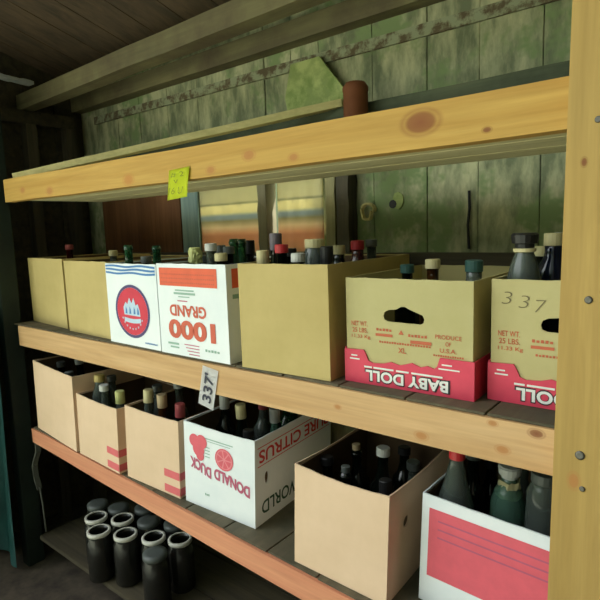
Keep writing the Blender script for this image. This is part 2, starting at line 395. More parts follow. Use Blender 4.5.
beam('wall_stud', 'cream stud to the right of the striped cloths', (-.868, .575, .272), (-.868, .575, .665), .04, .04, M['creamstud'], up=(0, 1, 0), cat='stud')
beam('wall_stud', 'dark stud beside the cream stud', (-.812, .572, .272), (-.812, .572, .665), .05, .05, M['darkv'], up=(0, 1, 0), cat='stud')
# lichen board, jug and coil on the wall
bm = bmesh.new(); plate(bm, [(-1.045, .745), (-.82, .745), (-.80, .80), (-.905, .93), (-1.03, .93), (-1.06, .82)], [], lambda u, v, t: Vector((u, .575-t+.0, v)), .012)
tag(obj('lichen_board', bm, M['wallp']), 'pale green lichen-covered board end above the long lath', 'board')
bm = bmesh.new(); lathe(bm, [(.036, 0), (.040, .003), (.040, .008), (.038, .010), (.038, .098), (.040, .100), (.040, .104), (.030, .110), (.012, .112)], 20)
jug = empty('rusty_can', (-.715, .49, .5305)); tag(jug, 'rusty brown can standing on the top shelf by the lichen board', 'can')
for v in bm.verts: v.co.z *= 2.4
obj('body', bm, M['rust'], jug, True)
bm = bmesh.new(); pts = [(.022*math.cos(t)*(1+.15*math.sin(3*t)), 0, .026*math.sin(t)) for t in [i*.35 for i in range(37)]]
pts = [(x+.002*math.sin(i), y-.0006*i, z) for i, (x, y, z) in enumerate(pts)]
tube(bm, pts, .0045); tag(obj('wire_coil', bm, M['lath'], smooth=True, loc=(-.735, .592, .405)), 'coil of pale wire hanging on the green wall right of the studs', 'wire')
bm = bmesh.new(); plate(bm, arc2(0, 0, .02, .028, 9), [], lambda u, v, t: Vector((u*(1+.2*math.sin(9*v*40)), -t, v)), .004)
tag(obj('bark_patch', bm, M['wallp'], loc=(-.63, .599, .435)), 'small pale patch beside a dark knot hole on the wall', 'patch')
bm = bmesh.new(); lathe(bm, [(.013, 0), (.014, .003), (.006, .004)], 9); bmesh.ops.rotate(bm, verts=bm.verts, matrix=Matrix.Rotation(R(90), 3, 'X'))
tag(obj('knot_hole_dark', bm, M['ink'], loc=(-.648, .598, .425)), 'black disc painting the dark of a knot hole by the pale patch', 'knot')  # black disc stands for the dark inside a hole
bm = bmesh.new(); tube(bm, [(0, 0, 0), (.002, 0, -.05), (-.002, -.002, -.1), (.001, 0, -.17)], .004); tag(obj('crack_strip', bm, M['ink'], loc=(-.395, .594, .45)), 'black strip standing for a dark crack in the wall above the open carton', 'strip')  # black tube added to stand for a dark crack in the boards

# left jamb and tarp
bm = bmesh.new(); box(bm, -2.20, -2.143, -.035, .038, -1.1, 1.0, .003)
for v in bm.verts: v.co.x += .012 if v.co.z > 0 else -.004
tag(obj('door_jamb', bm, M['jamb']), 'dark green painted upright at the left end of the shelves', 'post')
bm = bmesh.new(); n = 30; m_ = 14; Gd = []
for j in range(m_+1):
    z = .95-2.02*j/m_; row = []; xr = -2.13+.04*(z+.9)/.8 if z < -.1 else -2.09-.16*min(1, (z+.1)/.5)
    for i in range(n+1):
        t = i/n; x = -2.75+(xr+2.75)*t
        row.append(bm.verts.new((x, -.075+.020*math.sin(t*16+j*.15)*(0.4+.6*j/m_), z)))
    Gd.append(row)
for j in range(m_):
    for i in range(n): bm.faces.new((Gd[j][i], Gd[j][i+1], Gd[j+1][i+1], Gd[j+1][i]))
bmesh.ops.solidify(bm, geom=bm.faces[:], thickness=.003)
tag(obj('hanging_tarp', bm, M['tarp'], smooth=True), 'teal green tarpaulin hanging in folds at the far left edge', 'tarp')
bm = bmesh.new(); pts = [(-2.06, .018, -.512), (-2.052, .015, -.55), (-2.068, .01, -.585), (-2.092, .01, -.625), (-2.086, .01, -.68), (-2.075, .015, -.73)]
for a, b_ in zip(pts, pts[1:]): timber(bm, a, b_, .006, .022, up=(0, 1, 0), bev=0)
st = empty('torn_strap', (-2.06, .018, -.51)); tag(st, 'frayed grey strap hanging below the left end of the lowest rail', 'strap')
o = obj('webbing', bm, M['strap'], st, loc=(2.06, -.018, .51))
bm = bmesh.new(); tube(bm, [(-2.075, .015, -.72), (-2.06, .015, -.80), (-2.055, .015, -.92)], .004); obj('cord', bm, M['strap'], st, True, loc=(2.06, -.018, .51))

# ------------------------------------------------------------------ cartons
BX = dict(A=(-2.13,.085,-5,.355,.38,.272,0),B=(-1.735,.04,-2.4,.31,.38,.267,0),C=(-1.405,.012,-1.2,.284,.36,.264,0),D=(-1.112,.003,0,.297,.36,.268,0),
E=(-.771,.005,2.5,.277,.43,.272,0),F=(-.468,.050,1.5,.295,.40,.241,0),G=(-.150,.092,0,.295,.38,.244,0),
H=(-2.03,.015,-3,.350,.38,.295,1),I=(-1.663,-.0,0,.264,.30,.236,1),J=(-1.365,.010,4,.262,.32,.257,1),K=(-1.085,.035,5,.280,.42,.266,1),L=(-.628,.020,1.5,.268,.36,.272,1),M=(-.315,.10,0,.33,.35,.268,1))
BOXM = {}
def carton(key, label, mat, hole=None, sidehole=None, bow=0.0, inner=True, group=None, th=.004, dip=0.0):
    x, y, yaw, w, d, h, lv = BX[key]
    z = .0006 if lv == 0 else SL(x)+.0012
    root = empty('cardboard_box', (x, y, z), (0, TILT if lv else 0, R(yaw))); tag(root, label, 'box', group)
    BOXM[key] = Matrix.Translation((x, y, z)) @ Matrix.Rotation(R(yaw), 4, 'Z') @ Matrix.Rotation(TILT if lv else 0, 4, 'Y')
    bm = bmesh.new()
    top = lambda a, b, n=12: [(a+(b-a)*i/n, h-dip*math.sin(math.pi*i/n)+.0006*math.sin(i*2.1)) for i in range(n+1)]
    ho = [] if not hole else [hole]
    fr = lambda u, v, t: Vector((u, t, v))
    plate(bm, [(0, 0), (w, 0)]+top(w, 0), ho, fr, th)
    plate(bm, [(0, 0), (w, 0)]+top(w, 0), [], lambda u, v, t: Vector((u, d-t, v)), th)
    plate(bm, [(th, 0), (d-th, 0)]+top(d-th, th), [], lambda u, v, t: Vector((t, u, v)), th)
    plate(bm, [(th, 0), (d-th, 0)]+top(d-th, th), [] if not sidehole else [sidehole], lambda u, v, t: Vector((w-t, u, v)), th)
    box(bm, th, w-th, th, d-th, 0, .0035)
    obj('carton', bm, mat, root)
    if inner:   # brown lining, darkened to put the shade inside the box into colour
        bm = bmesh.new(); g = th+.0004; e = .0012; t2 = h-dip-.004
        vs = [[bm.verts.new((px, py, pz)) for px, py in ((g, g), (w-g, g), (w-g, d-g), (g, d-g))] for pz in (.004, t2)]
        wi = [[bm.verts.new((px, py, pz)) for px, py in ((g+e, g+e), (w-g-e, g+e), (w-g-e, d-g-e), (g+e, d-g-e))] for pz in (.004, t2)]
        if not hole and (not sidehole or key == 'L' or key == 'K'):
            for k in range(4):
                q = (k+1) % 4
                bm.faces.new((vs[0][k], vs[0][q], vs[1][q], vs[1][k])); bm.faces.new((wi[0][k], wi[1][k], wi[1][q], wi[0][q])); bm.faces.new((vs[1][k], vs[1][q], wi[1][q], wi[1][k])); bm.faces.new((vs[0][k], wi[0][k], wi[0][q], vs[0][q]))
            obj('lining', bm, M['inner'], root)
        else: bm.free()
    return root
def prt(name, fn, mat, root, label=None):
    bm = bmesh.new(); fn(bm); o = obj(name, bm, mat, root, recalc=True)
    if label: o['label'] = label
    return o
KR, KP = M['kraft'], M['kraftp']
carton('A', 'plain brown cardboard box at the far left of the upper shelf', KR)
carton('B', 'plain brown cardboard box between the far left box and the red-medallion box', KR)
rc = carton('C', 'white cardboard box with a round red medallion and blue stripes', M['white'])
rd = carton('D', 'white cardboard box with large upside-down orange-red 1000 under an orange band', M['white'])
carton('E', 'large plain brown cardboard box in the middle of the upper shelf', KR)
hand = lambda cx, cz, s=1: [(cx+x*s, cz+z*s) for x, z in ((-.047, 0), (-.044, .008), (-.034, .013), (-.016, .015), (-.006, .021), (.004, .022), (.014, .017), (.034, .010), (.045, .006), (.049, -.002), (.047, -.010), (.040, -.014), (-.036, -.013), (-.045, -.009))]
rf = carton('F', 'open brown box in a red tray, the fully visible one with two words', M['kraftg'], hole=hand(.143, .160))
rg = carton('G', 'open brown box in a red tray with pencilled 337, beside the right post', M['kraftg'], hole=hand(.140, .160))
carton('H', 'faded plain brown cardboard box at the far left of the lower shelf', KP, dip=.002)
ri = carton('I', 'brown box with two pink bars, left of its twin on the lower shelf', KP, dip=.004, group='boxes with pink corner bars')
rj = carton('J', 'brown box with two pink bars, touching the white citrus fruit box', KP, dip=.004, group='boxes with pink corner bars')
rk = carton('K', 'white citrus box with pink fruit pictures and CITRUS on its side', M['white'], sidehole=[(.055+.009*math.cos(t)*(1+.25*math.sin(t)), .135+.02*math.sin(t)) for t in [i*.45 for i in range(14)]], dip=.004)
rl = carton('L', 'tall open brown box in front of dark bottles, right of the citrus box', KP, dip=.008, sidehole=[(.09+.014*math.cos(t), .17+.014*math.sin(t)) for t in [i*.45 for i in range(14)]])
rm = carton('M', 'white box with a red panel at the lower right under the rail', M['white'], dip=.002)

def dashes(b, u0, u1, v0, v1, f, n, lift=0):
    st_ = (u1-u0)/n
    for k in range(n): rect(b, u0+k*st_, u0+(k+.68)*st_, v0, v1-(.2*(v1-v0) if k % 3 == 1 else 0), f, lift)
# --- medallion box
w = BX['C'][3]; F_ = facemap('front', w)
def stripes(bm):
    for k, z in enumerate((.256, .245, .234)):
        pts = [(.004+(w-.008)*i/12, z-.0035+.002*math.sin(i*.9+k)-(.006 if False else 0)) for i in range(13)]
        top = [(u, v+.0062) for u, v in pts][::-1]; poly(bm, pts+top, F_)
prt('printed_stripes', stripes, M['pblue'], rc, 'wavy blue stripes along the top edge')
mx, mz = .143, .112
def ring(bm, r0, r1, lift=0):
    n = 40
    for k in range(n):
        a, b_ = 2*math.pi*k/n, 2*math.pi*(k+1)/n
        bm.faces.new([bm.verts.new(F_(mx+r*math.cos(t)*1.12, mz+r*math.sin(t), .0003+lift)) for r, t in ((r0, a), (r1, a), (r1, b_), (r0, b_))])
prt('printed_ring', lambda bm: ring(bm, .077, .086), M['pnavy'], rc, 'navy outer ring of the medallion')
prt('printed_medallion', lambda bm: poly(bm, arc2(mx, mz, .0765*1.12, .0765, 40), F_), M['pcrim'], rc, 'round red medallion')
def peaks(bm):
    L_ = .0004
    poly(bm, [(mx-.045, mz-.012), (mx-.048, mz+.012), (mx-.034, mz+.03), (mx-.024, mz+.022), (mx-.012, mz+.044), (mx, mz+.026), (mx+.012, mz+.045), (mx+.022, mz+.02), (mx+.034, mz+.026), (mx+.044, mz+.004), (mx+.045, mz-.014)], F_, L_)
    poly(bm, [(mx-.046+.092*i/10, mz-.034-.004*math.sin(math.pi*i/10)) for i in range(11)]+[(mx+.046-.092*i/10, mz-.020-.004*math.sin(math.pi*i/10)) for i in range(11)], F_, L_)
    for k in range(9):
        t = R(205+k*16); letters(bm, '*', mx+.06*math.cos(t)-.004, mx+.06*math.cos(t)+.004, mz+.057*math.sin(t)-.004, mz+.057*math.sin(t)+.004, F_, bold=.02, lift=L_)
prt('printed_emblem', peaks, M['ppale'], bpy.data.objects['printed_medallion'], 'pale blue emblem in the medallion')
prt('printed_shading', lambda bm: [poly(bm, [(mx+a, mz-.008), (mx+a+.004, mz+.016), (mx+a+.010, mz+.006), (mx+a+.012, mz-.008)], F_, .0008) for a in (-.038, -.016, .008, .028)], M['pblue'], rc)
prt('printed_small_text', lambda bm: dashes(bm, .205, .270, .014, .019, F_, 12), M['pblue'], rc)
# --- 1000 grand box
w = BX['D'][3]; F_ = facemap('front', w); S_ = facemap('side', w)
prt('printed_band', lambda bm: (rect(bm, .012, .262, .204, .256, F_), rect(bm, .02, .075, .204, .256, S_)), M['porange'], rd, 'orange band under the top edge')
prt('printed_band_lines', lambda bm: [dashes(bm, .02, .254, z, z+.004, F_, 30, .0004) for z in (.212, .224, .236)], M['pbrown'], rd)
prt('printed_number', lambda bm: letters(bm, '1000', .042, .246, .050, .106, F_, flip=True, bold=.045), M['pbrown'], rd, 'large number 1000 upside down')
prt('printed_word', lambda bm: letters(bm, 'GRAND', .052, .212, .116, .150, F_, flip=True, bold=.03), M['pbrown'], rd, 'short word in orange-red, upside down')
prt('printed_small_text', lambda bm: (rect(bm, .075, .17, .180, .186, F_), rect(bm, .082, .165, .190, .194, F_), rect(bm, .095, .145, .172, .175, F_), rect(bm, .035, .085, .030, .036, F_), rect(bm, .045, .085, .020, .025, F_), dashes(bm, .20, .262, .024, .031, F_, 5)), M['psage'], rd)
prt('printed_side_patch', lambda bm: rect(bm, .02, .06, .175, .187, S_), M['psage'], rd)
prt('printed_fine_print', lambda bm: [rect(bm, .11+.006*k, .175, .034-.009*k, .0365-.009*k, F_) for k in range(4)]+[rect(bm, .09, .135, .160, .163, F_)], M['pmaroon'], rd)
# --- red tray boxes
def tray(key, root, text):
    x, y, yaw, w, d, h, lv = BX[key]
    bm = bmesh.new(); o_ = .0045; wl = -o_; wr = w+o_
    prof = [(wl, 0), (wr, 0), (wr, .080), (wr-.072, .081), (wr-.078, .062), (wr-.085, .056), (wr-.10, .060), (wr-.115, .055), (wr-.135, .062), (wr-.150, .057), (.135, .053), (.115, .058), (.095, .052), (.070, .050), (.058, .054), (.052, .068), (.046, .078), (wl, .076)]
    plate(bm, prof, [], lambda u, v, t: Vector((u, -.0042+t-.0000, v)), .0035)
    for xx in (wl, wr-.003): box(bm, xx, xx+.003, -.0005, d+.004, 0, .08)
    box(bm, wl, wr, d+.001, d+.004, 0, .08)
    t = obj('tray', bm, M['redtray'], root); t['label'] = 'red tray around the foot of the box'
    F2 = lambda u, v, tt: Vector((u, -.0049-tt, v))
    prt('tray_lettering', lambda b: (letters(b, 'BABY DOLL', .052, .246, .009, .034, F2, flip=True, bold=.035, sp=1.05, lift=.0005), [rect(b, u, u+s_, .0385, .0425, F2, .0005) for u, s_ in ((.048, .02), (.072, .05), (.128, .03), (.164, .07))], rect(b, .014, .030, .062, .065, F2), rect(b, .010, .036, .054, .057, F2), rect(b, .232, .254, .066, .069, F2), rect(b, .225, .270, .057, .060, F2)), M['pwhite'], t, 'white upside-down lettering on the red tray')
    prt('tray_lettering_outline', lambda b: letters(b, 'BABY DOLL', .049, .250, .0065, .0365, F2, flip=True, bold=.07, sp=1.05), M['ink'], t)  # dark printed outline behind the white letters
    F1 = facemap('front', w)
    def red(b):
        letters(b, 'NET WT.', .014, .056, .132, .143, F1, bold=.01); letters(b, '25 LBS.', .016, .056, .117, .128, F1, bold=.01); letters(b, '11.33 Kg', .014, .062, .102, .112, F1, bold=.01)
        rect(b, .076, .118, .113, .119, F1); rect(b, .160, .208, .104, .111, F1)
        dashes(b, .078, .118, .125, .131, F1, 5); poly(b, [(.132, .121), (.145, .121), (.1385, .131)], F1); dashes(b, .155, .200, .118, .124, F1, 6)
        dashes(b, .085, .208, .0985, .103, F1, 20)
        letters(b, 'XL', .131, .150, .080, .092, F1, bold=.02)
        letters(b, 'PRODUCE', .216, .272, .120, .129, F1, bold=.01); letters(b, 'OF', .238, .250, .106, .115, F1, bold=.01); letters(b, 'U.S.A.', .226, .262, .092, .101, F1, bold=.01); dashes(b, .212, .278, .083, .087, F1, 13)
    prt('printed_text', red, M['pfaint'], root, 'small red lettering under the hand hole')
    return t
tray('F', rf, 1); tray('G', rg, 1)
def pencil(bm):
    F1 = facemap('front', 1); 
    for k, (s, u, v) in enumerate((('3', .020, .196), ('3', .052, .190), ('7', .082, .183))): letters(bm, s, u, u+.020, v, v+.024, F1, bold=-.022, shear=.15)
prt('pencilled_number', pencil, M['pencil'], rg, 'pencilled number 337')
# --- pink corner bars
for root, key in ((ri, 'I'), (rj, 'J')):
    w = BX[key][3]; F1 = facemap('front', w); S1 = facemap('side', w)
    prt('printed_bars', lambda b: [(rect(b, w-.072, w-.0005, z, z+.026, F1), rect(b, .0005, .05, z, z+.026, S1)) for z in (.060, .008)], M['ppinkb'], root, 'two pink bars wrapping the corner')
# --- citrus box
w = BX['K'][3]; F1 = facemap('front', w); S1 = facemap('side', w)
def fruit(b):
    for cx, cz, r in ((.045, .212, .021), (.075, .214, .022), (.062, .188, .024), (.068, .168, .016)): poly(b, arc2(cx, cz, r, r, 20), F1, lift=.0001*(cx*10))
def fruit_slice(b):
    n = 26
    for k in range(n):
        a, c = 2*math.pi*k/n, 2*math.pi*(k+1)/n
        b.faces.new([b.verts.new(F1(.165+r*math.cos(t)*1.05, .180+r*math.sin(t), .0003)) for r, t in ((.030, a), (.034, a), (.034, c), (.030, c))])
    for k in range(7):
        a = 2*math.pi*k/7; poly(b, [(.165+.004*math.cos(a+.4), .18+.004*math.sin(a+.4)), (.165+.027*math.cos(a+.08), .18+.027*math.sin(a+.08)), (.165+.028*math.cos(a+.44), .18+.028*math.sin(a+.44)), (.165+.027*math.cos(a+.8), .18+.027*math.sin(a+.8))], F1)
prt('printed_fruit_disc', lambda b: poly(b, arc2(.165, .180, .031*1.05, .031, 26), F1), M['ppinkl'], rk)
F1b = F1; F1 = lambda u, v, t: F1b(u, v, t+.0003)
prt('printed_fruit', fruit, M['ppink'], rk, 'pink pictures of round citrus fruit')
prt('printed_slice', fruit_slice, M['ppink'], rk, 'cut fruit slice in pink')
F1 = F1b
prt('printed_name', lambda b: (letters(b, 'DUCK', .025, .112, .116, .152, F1, flip=True, bold=.045, wave=lambda a: .010*math.cos(a*2.6)-.004), letters(b, 'DONALD', .124, .262, .096, .132, F1, flip=True, bold=.045, wave=lambda a: .012*math.cos(a*2.4))), M['pmaroon'], rk, 'wavy purple-pink lettering, upside down')
prt('printed_small_text', lambda b: (rect(b, .085, .20, .228, .231, F1), rect(b, .10, .19, .221, .223, F1), [rect(b, .088, .108, z, z+.003, F1) for z in (.20, .19, .18, .17)], dashes(b, .085, .105, .045, .052, F1, 3)), M['psage'], rk)
prt('side_lettering', lambda b: (letters(b, 'PURE CITRUS', .018, .40, .190, .229, S1, flip=True, bold=.02), rect(b, .012, .405, .237, .2395, S1), rect(b, .012, .405, .181, .1835, S1)), M['pred'], rk, 'red upside-down wording on the side')
prt('side_word', lambda b: letters(b, 'CITRUS WORLD', .030, .41, .028, .070, S1, flip=True, bold=.015), M['pgreen'], rk, 'green upside-down word on the side')
# --- lower right box panel
w = BX['M'][3]; F1 = facemap('front', w)
prt('printed_panel', lambda b: rect(b, .018, .30, .07, .238, F1), M['ppink'], rm, 'pinkish red printed panel')
prt('panel_lines', lambda b: [rect(b, .04, .28, z, z+.004, F1, .0004) for z in (.21, .19, .17)], M['pmaroon'], rm)

# ------------------------------------------------------------------ notes and tags
def sheet(pts, th=.0008, curl=.004):
    bm = bmesh.new(); n = 6; a, b, c, d = [Vector(p) for p in pts]   # tl tr br bl
    A = [[bm.verts.new(a.lerp(b, i/n).lerp(d.lerp(c, i/n), j/n)+Vector((0, -curl*math.sin(j/n*2.2)*(i/n), 0))) for i in range(n+1)] for j in range(n+1)]
    for j in range(n):
        for i in range(n): bm.faces.new((A[j][i], A[j][i+1], A[j+1][i+1], A[j+1][i]))
    bmesh.ops.solidify(bm, geom=bm.faces[:], thickness=-th)
    return bm
nt_ = empty('sticky_note', (-.98, -.003, .49)); tag(nt_, 'yellow-green paper note stapled to the golden top rail', 'note')
O = Vector((-.98, -.003, .49))
def rel(p): return Vector(p)-O
obj('paper', sheet([rel((-1.014, -.004, .528)), rel((-.926, -.004, .531)), rel((-.940, -.004, .452)), rel((-1.030, -.004, .447))], curl=.003), M['yellow'], nt_, True)
def scrib(b):
    f = lambda u, v, t: Vector((u, -.0062-t, v))
    letters(b, '# 2', -.022, .034, .016, .030, f, bold=-.01); letters(b, 'v', -.01, .008, .0, .010, f, bold=-.01); letters(b, '16 U', -.036, .028, -.028, -.010, f, bold=-.01, shear=.3)
prt('pen_writing', scrib, M['olivepen'], nt_)
tg = empty('number_tag', (-.90, -.003, -.08)); tag(tg, 'white paper tag reading 337 on the middle rail', 'tag'); O = Vector((-.90, -.003, -.08))
q4 = [(-.921, -.003, -.014), (-.857, -.003, -.022), (-.888, -.003, -.140), (-.950, -.003, -.129)]
obj('paper', sheet([rel(p) for p in q4], curl=.0001), M['paper'], tg)
def tagtext(b):
    tl, tr, br, bl = [rel(p) for p in q4]
    def f(u, v, t):
        p = bl.lerp(br, u).lerp(tl.lerp(tr, u), v); return p+Vector((0, -.0016-t, 0))
    letters(b, "337'", .22, .82, .14, .86, f, rot90=True, bold=.02)
prt('tag_digits', tagtext, M['tagink'], tg, 'black digits 337 reading upward')

# ------------------------------------------------------------------ bottles
def bottle(name, label, box_key, lx, ly, H, r, gl, cap, style='wine', cat='bottle', group=None, lean=None):
    Mx = BOXM[box_key]; p = Mx @ Vector((lx, ly, .0055))
    lv = BX[box_key][6]
    root = empty(name, p, (0, TILT if lv else 0, random.uniform(0, 6)))
    tag(root, label, cat, group)
    r = r-.001; nr = .0135; capz = H
    if style == 'jar':
        prof = [(r*.9, 0), (r, .006), (r, H-.045), (r*.8, H-.03), (r*.72, H-.02), (r*.72, H-.004)]
        cp = [(r*.78, H-.022), (r*.8, H-.02), (r*.8, H-.001), (r*.74, H)]
    elif style == 'jug':
        prof = [(r*.9, 0), (r, .008), (r, H*.55), (r*.93, H*.63), (r*.6, H*.76), (.020, H*.86), (.016, H*.9), (.016, H-.012)]
        cp = [(.0175, H-.028), (.0185, H-.027), (.0185, H-.002), (.0165, H)]
    elif style == 'decanter':
        prof = [(r*.9, 0), (r, .008), (r, H*.72), (r*.75, H*.82), (.017, H*.88), (.016, H-.02)]
        cp = [(.0165, H-.03), (.018, H-.029), (.018, H-.022), (.024, H-.020), (.026, H-.004), (.022, H)]
    elif style == 'broad':
        prof = [(r*.9, 0), (r, .008), (r, H-.085), (r*.9, H-.07), (.019, H-.05), (.017, H-.04), (.017, H-.012)]
        cp = [(.0185, H-.026), (.0195, H-.025), (.0195, H-.002), (.0175, H)]
    else:
        prof = [(r*.9, 0), (r, .006), (r, H*.60), (r*.94, H*.65), (r*.6, H*.71), (nr*1.15, H*.77), (nr, H*.82), (nr, H-.02), (nr+.002, H-.019), (nr+.002, H-.010), (nr, H-.009), (nr, H-.002)]
        cp = {'wine': [(nr+.0006, H-.045), (nr+.003, H-.0445), (nr+.003, H-.002), (nr+.001, H)], 'cork': [(nr*.8, H-.004), (nr*.85, H+.012), (nr*.8, H+.013)],
              'screw': [(nr+.001, H-.022), (nr+.004, H-.021), (nr+.004, H-.002), (nr+.002, H)], 'open': None}[style]
    bm = bmesh.new(); lathe(bm, prof, 20); obj('glass', bm, G[gl], root, True)
    if cp:
        bm = bmesh.new(); lathe(bm, cp, 16); obj('cap', bm, CP[cap], root)
        for pl in root.children[-1].data.polygons: pl.use_smooth = abs(pl.normal.z) < .8
    return root
gA = 'bottles in the upper cartons'; gB = 'bottles in the lower cartons'
T = [
 ('A',.052,.16,.316,.034,'plum','pink','screw','bottle with a pinkish red cap in the far left upper box'),
 ('B',.04,.182,.291,.03,'clear','cream','screw','low clear bottle just behind the rim of the second upper box'),
 ('C',.05,.06,.318,.034,'green','x','open','open green bottle neck at the left of the red-medallion box'),
 ('C',.145,.063,.279,.028,'dark','grey','screw','short dark bottle at the middle of the red-medallion box'),
 ('C',.078,.151,.312,.034,'green','x','open','open green bottle neck nearest the orange-band box'),
 ('D',.096,.069,.306,.03,'dark','yellowgreen','wine','bottle with crumpled yellow-green foil in the orange-band box'),
 ('D',.041,.149,.278,.03,'dark','grey','screw','short grey-capped bottle at the left rear of the orange-band box'),
 ('D',.167,.069,.317,.034,'clear','white','screw','clear bottle with a whitish cap in the orange-band box'),
 ('D',.045,.219,.306,.034,'dark','grey','wine','dark bottle with grey foil, left in the orange-band box'),
 ('D',.240,.039,.291,.03,'dark','cream','screw','cream-capped bottle at the front right of the orange-band box'),
 ('D',.078,.319,.318,.03,'dark','black','wine','black-capped bottle at the back of the orange-band box'),
 ('D',.166,.139,.305,.03,'dark','grey','screw','grey-capped bottle behind the whitish-capped one, orange-band box'),
 ('D',.127,.199,.328,.03,'green','x','open','taller open green neck on the left of the pair before the cloth'),
 ('D',.101,.259,.326,.03,'green','x','open','taller open green neck on the right of the pair before the cloth'),
 ('E',.048,.045,.298,.024,'clear','cream','wine','bottle with a cream top at the front left of the big brown box'),
 ('E',.044,.105,.34,.029,'dark','purple','wine','tallest bottle, mauve-grey capped, in front of the grey stud'),
 ('E',.105,.052,.312,.029,'dark','red','screw','dark bottle with a dull red cap in the big brown box'),
 ('E',.175,.39,.312,.027,'clear','grey','screw','clear bottle at the back right of the big brown box'),
 ('E',.038,.175,.297,.027,'dark','black','screw','small black-capped bottle left in the big brown box'),
 ('E',.167,.037,.291,.026,'dark','white','screw','short dark bottle with a white cap beside the cream-lidded jar'),
 ('E',.163,.33,.311,.029,'plum','red','broad','dark red bottle at the back of the big brown box'),
 ('E',.159,.12,.322,.033,'clear','cream','jar','clear jar with a cream lid standing in the big brown box'),
 ('E',.103,.323,.298,.029,'dark','cream','broad','bottle with a pale cream top before the cream stud'),
 ('E',.217,.088,.305,.027,'dark','black','wine','black-capped bottle right of the cream-lidded jar'),
 ('F',.056,.199,.252,.034,'dark','teal','screw','dark bottle with a teal cap in the fully visible red-tray box'),
 ('F',.241,.154,.267,.032,'clear','teal','broad','pale teal-capped bottle at the right in the fully visible red-tray box'),
 ('F',.147,.146,.269,.034,'brown','cream','screw','amber bottle with a cream cap in the fully visible red-tray box'),
 ('G',.044,.058,.326,.034,'clear','black','decanter','large clear bottle with black stopper in the pencilled 337 box'),
 ('G',.037,.208,.293,.026,'dark','cream','screw','small cream-capped bottle between two larger ones by the post'),
 ('G',.078,.138,.323,.034,'blue','cream','broad','dark blue bottle with a cream cap beside the right post'),
 ('G',.056,.298,.321,.034,'dark','white','screw','bottle half hidden behind the right post'),
 ('H',.046,.098,.272,.034,'dark','grey','screw','grey-capped bottle at the left of the far left lower box'),
 ('H',.242,.058,.277,.034,'dark','grey','screw','grey-capped bottle at the right of the far left lower box'),
 ('H',.133,.15,.29,.034,'dark','white','screw','white-capped bottle in the middle of the far left lower box'),
 ('I',.044,.064,.292,.029,'clear','gold','broad','clear bottle with a gold cap in the left pink-bar box'),
 ('I',.112,.054,.274,.029,'clear','white','screw','bottle with a white cap in the left pink-bar box'),
 ('I',.042,.134,.271,.029,'clear','grey','screw','grey-capped clear bottle behind the others in the left pink-bar box'),
 ('I',.199,.064,.267,.029,'clear','yellowgreen','wine','pale yellow-green topped bottle at the right of the left pink-bar box'),
 ('J',.042,.12,.300,.029,'clear','grey','screw','clear grey-topped bottle at the left of the right pink-bar box'),
 ('J',.056,.05,.300,.029,'clear','cream','wine','tall bottle with a long cream top in the right pink-bar box'),
 ('J',.108,.17,.31,.029,'clear','white','screw','clear white-capped bottle toward the back of the right pink-bar box'),
 ('J',.122,.07,.296,.029,'brown','tan','wine','bottle with a tan foil neck in the right pink-bar box'),
 ('J',.192,.07,.275,.029,'dark','pink','wine','bottle with dull pink foil in the right pink-bar box'),
 ('K',.05,.141,.305,.034,'dark','white','wine','bottle with white foil neck at the left of the citrus box'),
 ('K',.226,.300,.269,.034,'green','x','open','open green bottle at the far back of the citrus box'),
 ('K',.155,.332,.27,.034,'green','x','open','green bottle at the back middle of the citrus box'),
 ('K',.222,.190,.29,.034,'sea','white','wine','pale green glass bottle toward the right of the citrus box'),
 ('K',.214,.057,.255,.03,'dark','black','screw','short black-capped bottle at the front of the citrus box'),
 ('K',.152,.12,.31,.034,'dark','cream','wine','bottle with cream foil neck in the middle of the citrus box'),
 ('K',.142,.213,.304,.034,'clear','pink','wine','bottle with a pink ring and pale neck in the citrus box'),
 ('L',.044,.111,0.250,.034,'dark','black','screw','black-capped bottle at the left of the tall open brown box'),
 ('L',.222,.234,0.250,.034,'clear','grey','screw','clear grey-topped bottle at the back right of the tall open brown box'),
 ('L',.114,.062,0.250,.034,'dark','grey','cork','dark bottle at the front of the tall open brown box'),
 ('L',.170,.283,0.250,.034,'dark','black','screw','black bottle at the back of the tall open brown box'),
 ('L',.081,.201,0.250,.034,'dark','tan','cork','corked dark bottle behind the front ones in the tall open brown box'),
 ('L',.222,.084,0.250,.034,'dark','black','wine','black-foiled bottle at the front right of the tall open brown box'),
 ('L',.167,.153,0.300,.034,'dark','white','screw','white-capped bottle just under the rail in the tall open brown box'),
 ('M',.055,.06,.360,.046,'clear','bright','jug','large clear bottle with a red cap in the red-panel box'),
 ('M',.045,.19,.303,.034,'dark','grey','screw','dark bottle behind the red-capped one in the red-panel box'),
 ('M',.152,.14,.325,.04,'sea','white','decanter','green glass bottle with a wide white stopper in the red-panel box'),
 ('M',.151,.24,.300,.034,'clear','grey','screw','clear bottle behind the white-stoppered one in the red-panel box'),
 ('M',.232,.11,.335,.036,'clear','grey','jar','clear jar with a dull lid next to the right post, red-panel box'),
 ('M',.059,.3,.24,.034,'dark','black','screw','short dark bottle at the very back of the red-panel box'),
]
made = []
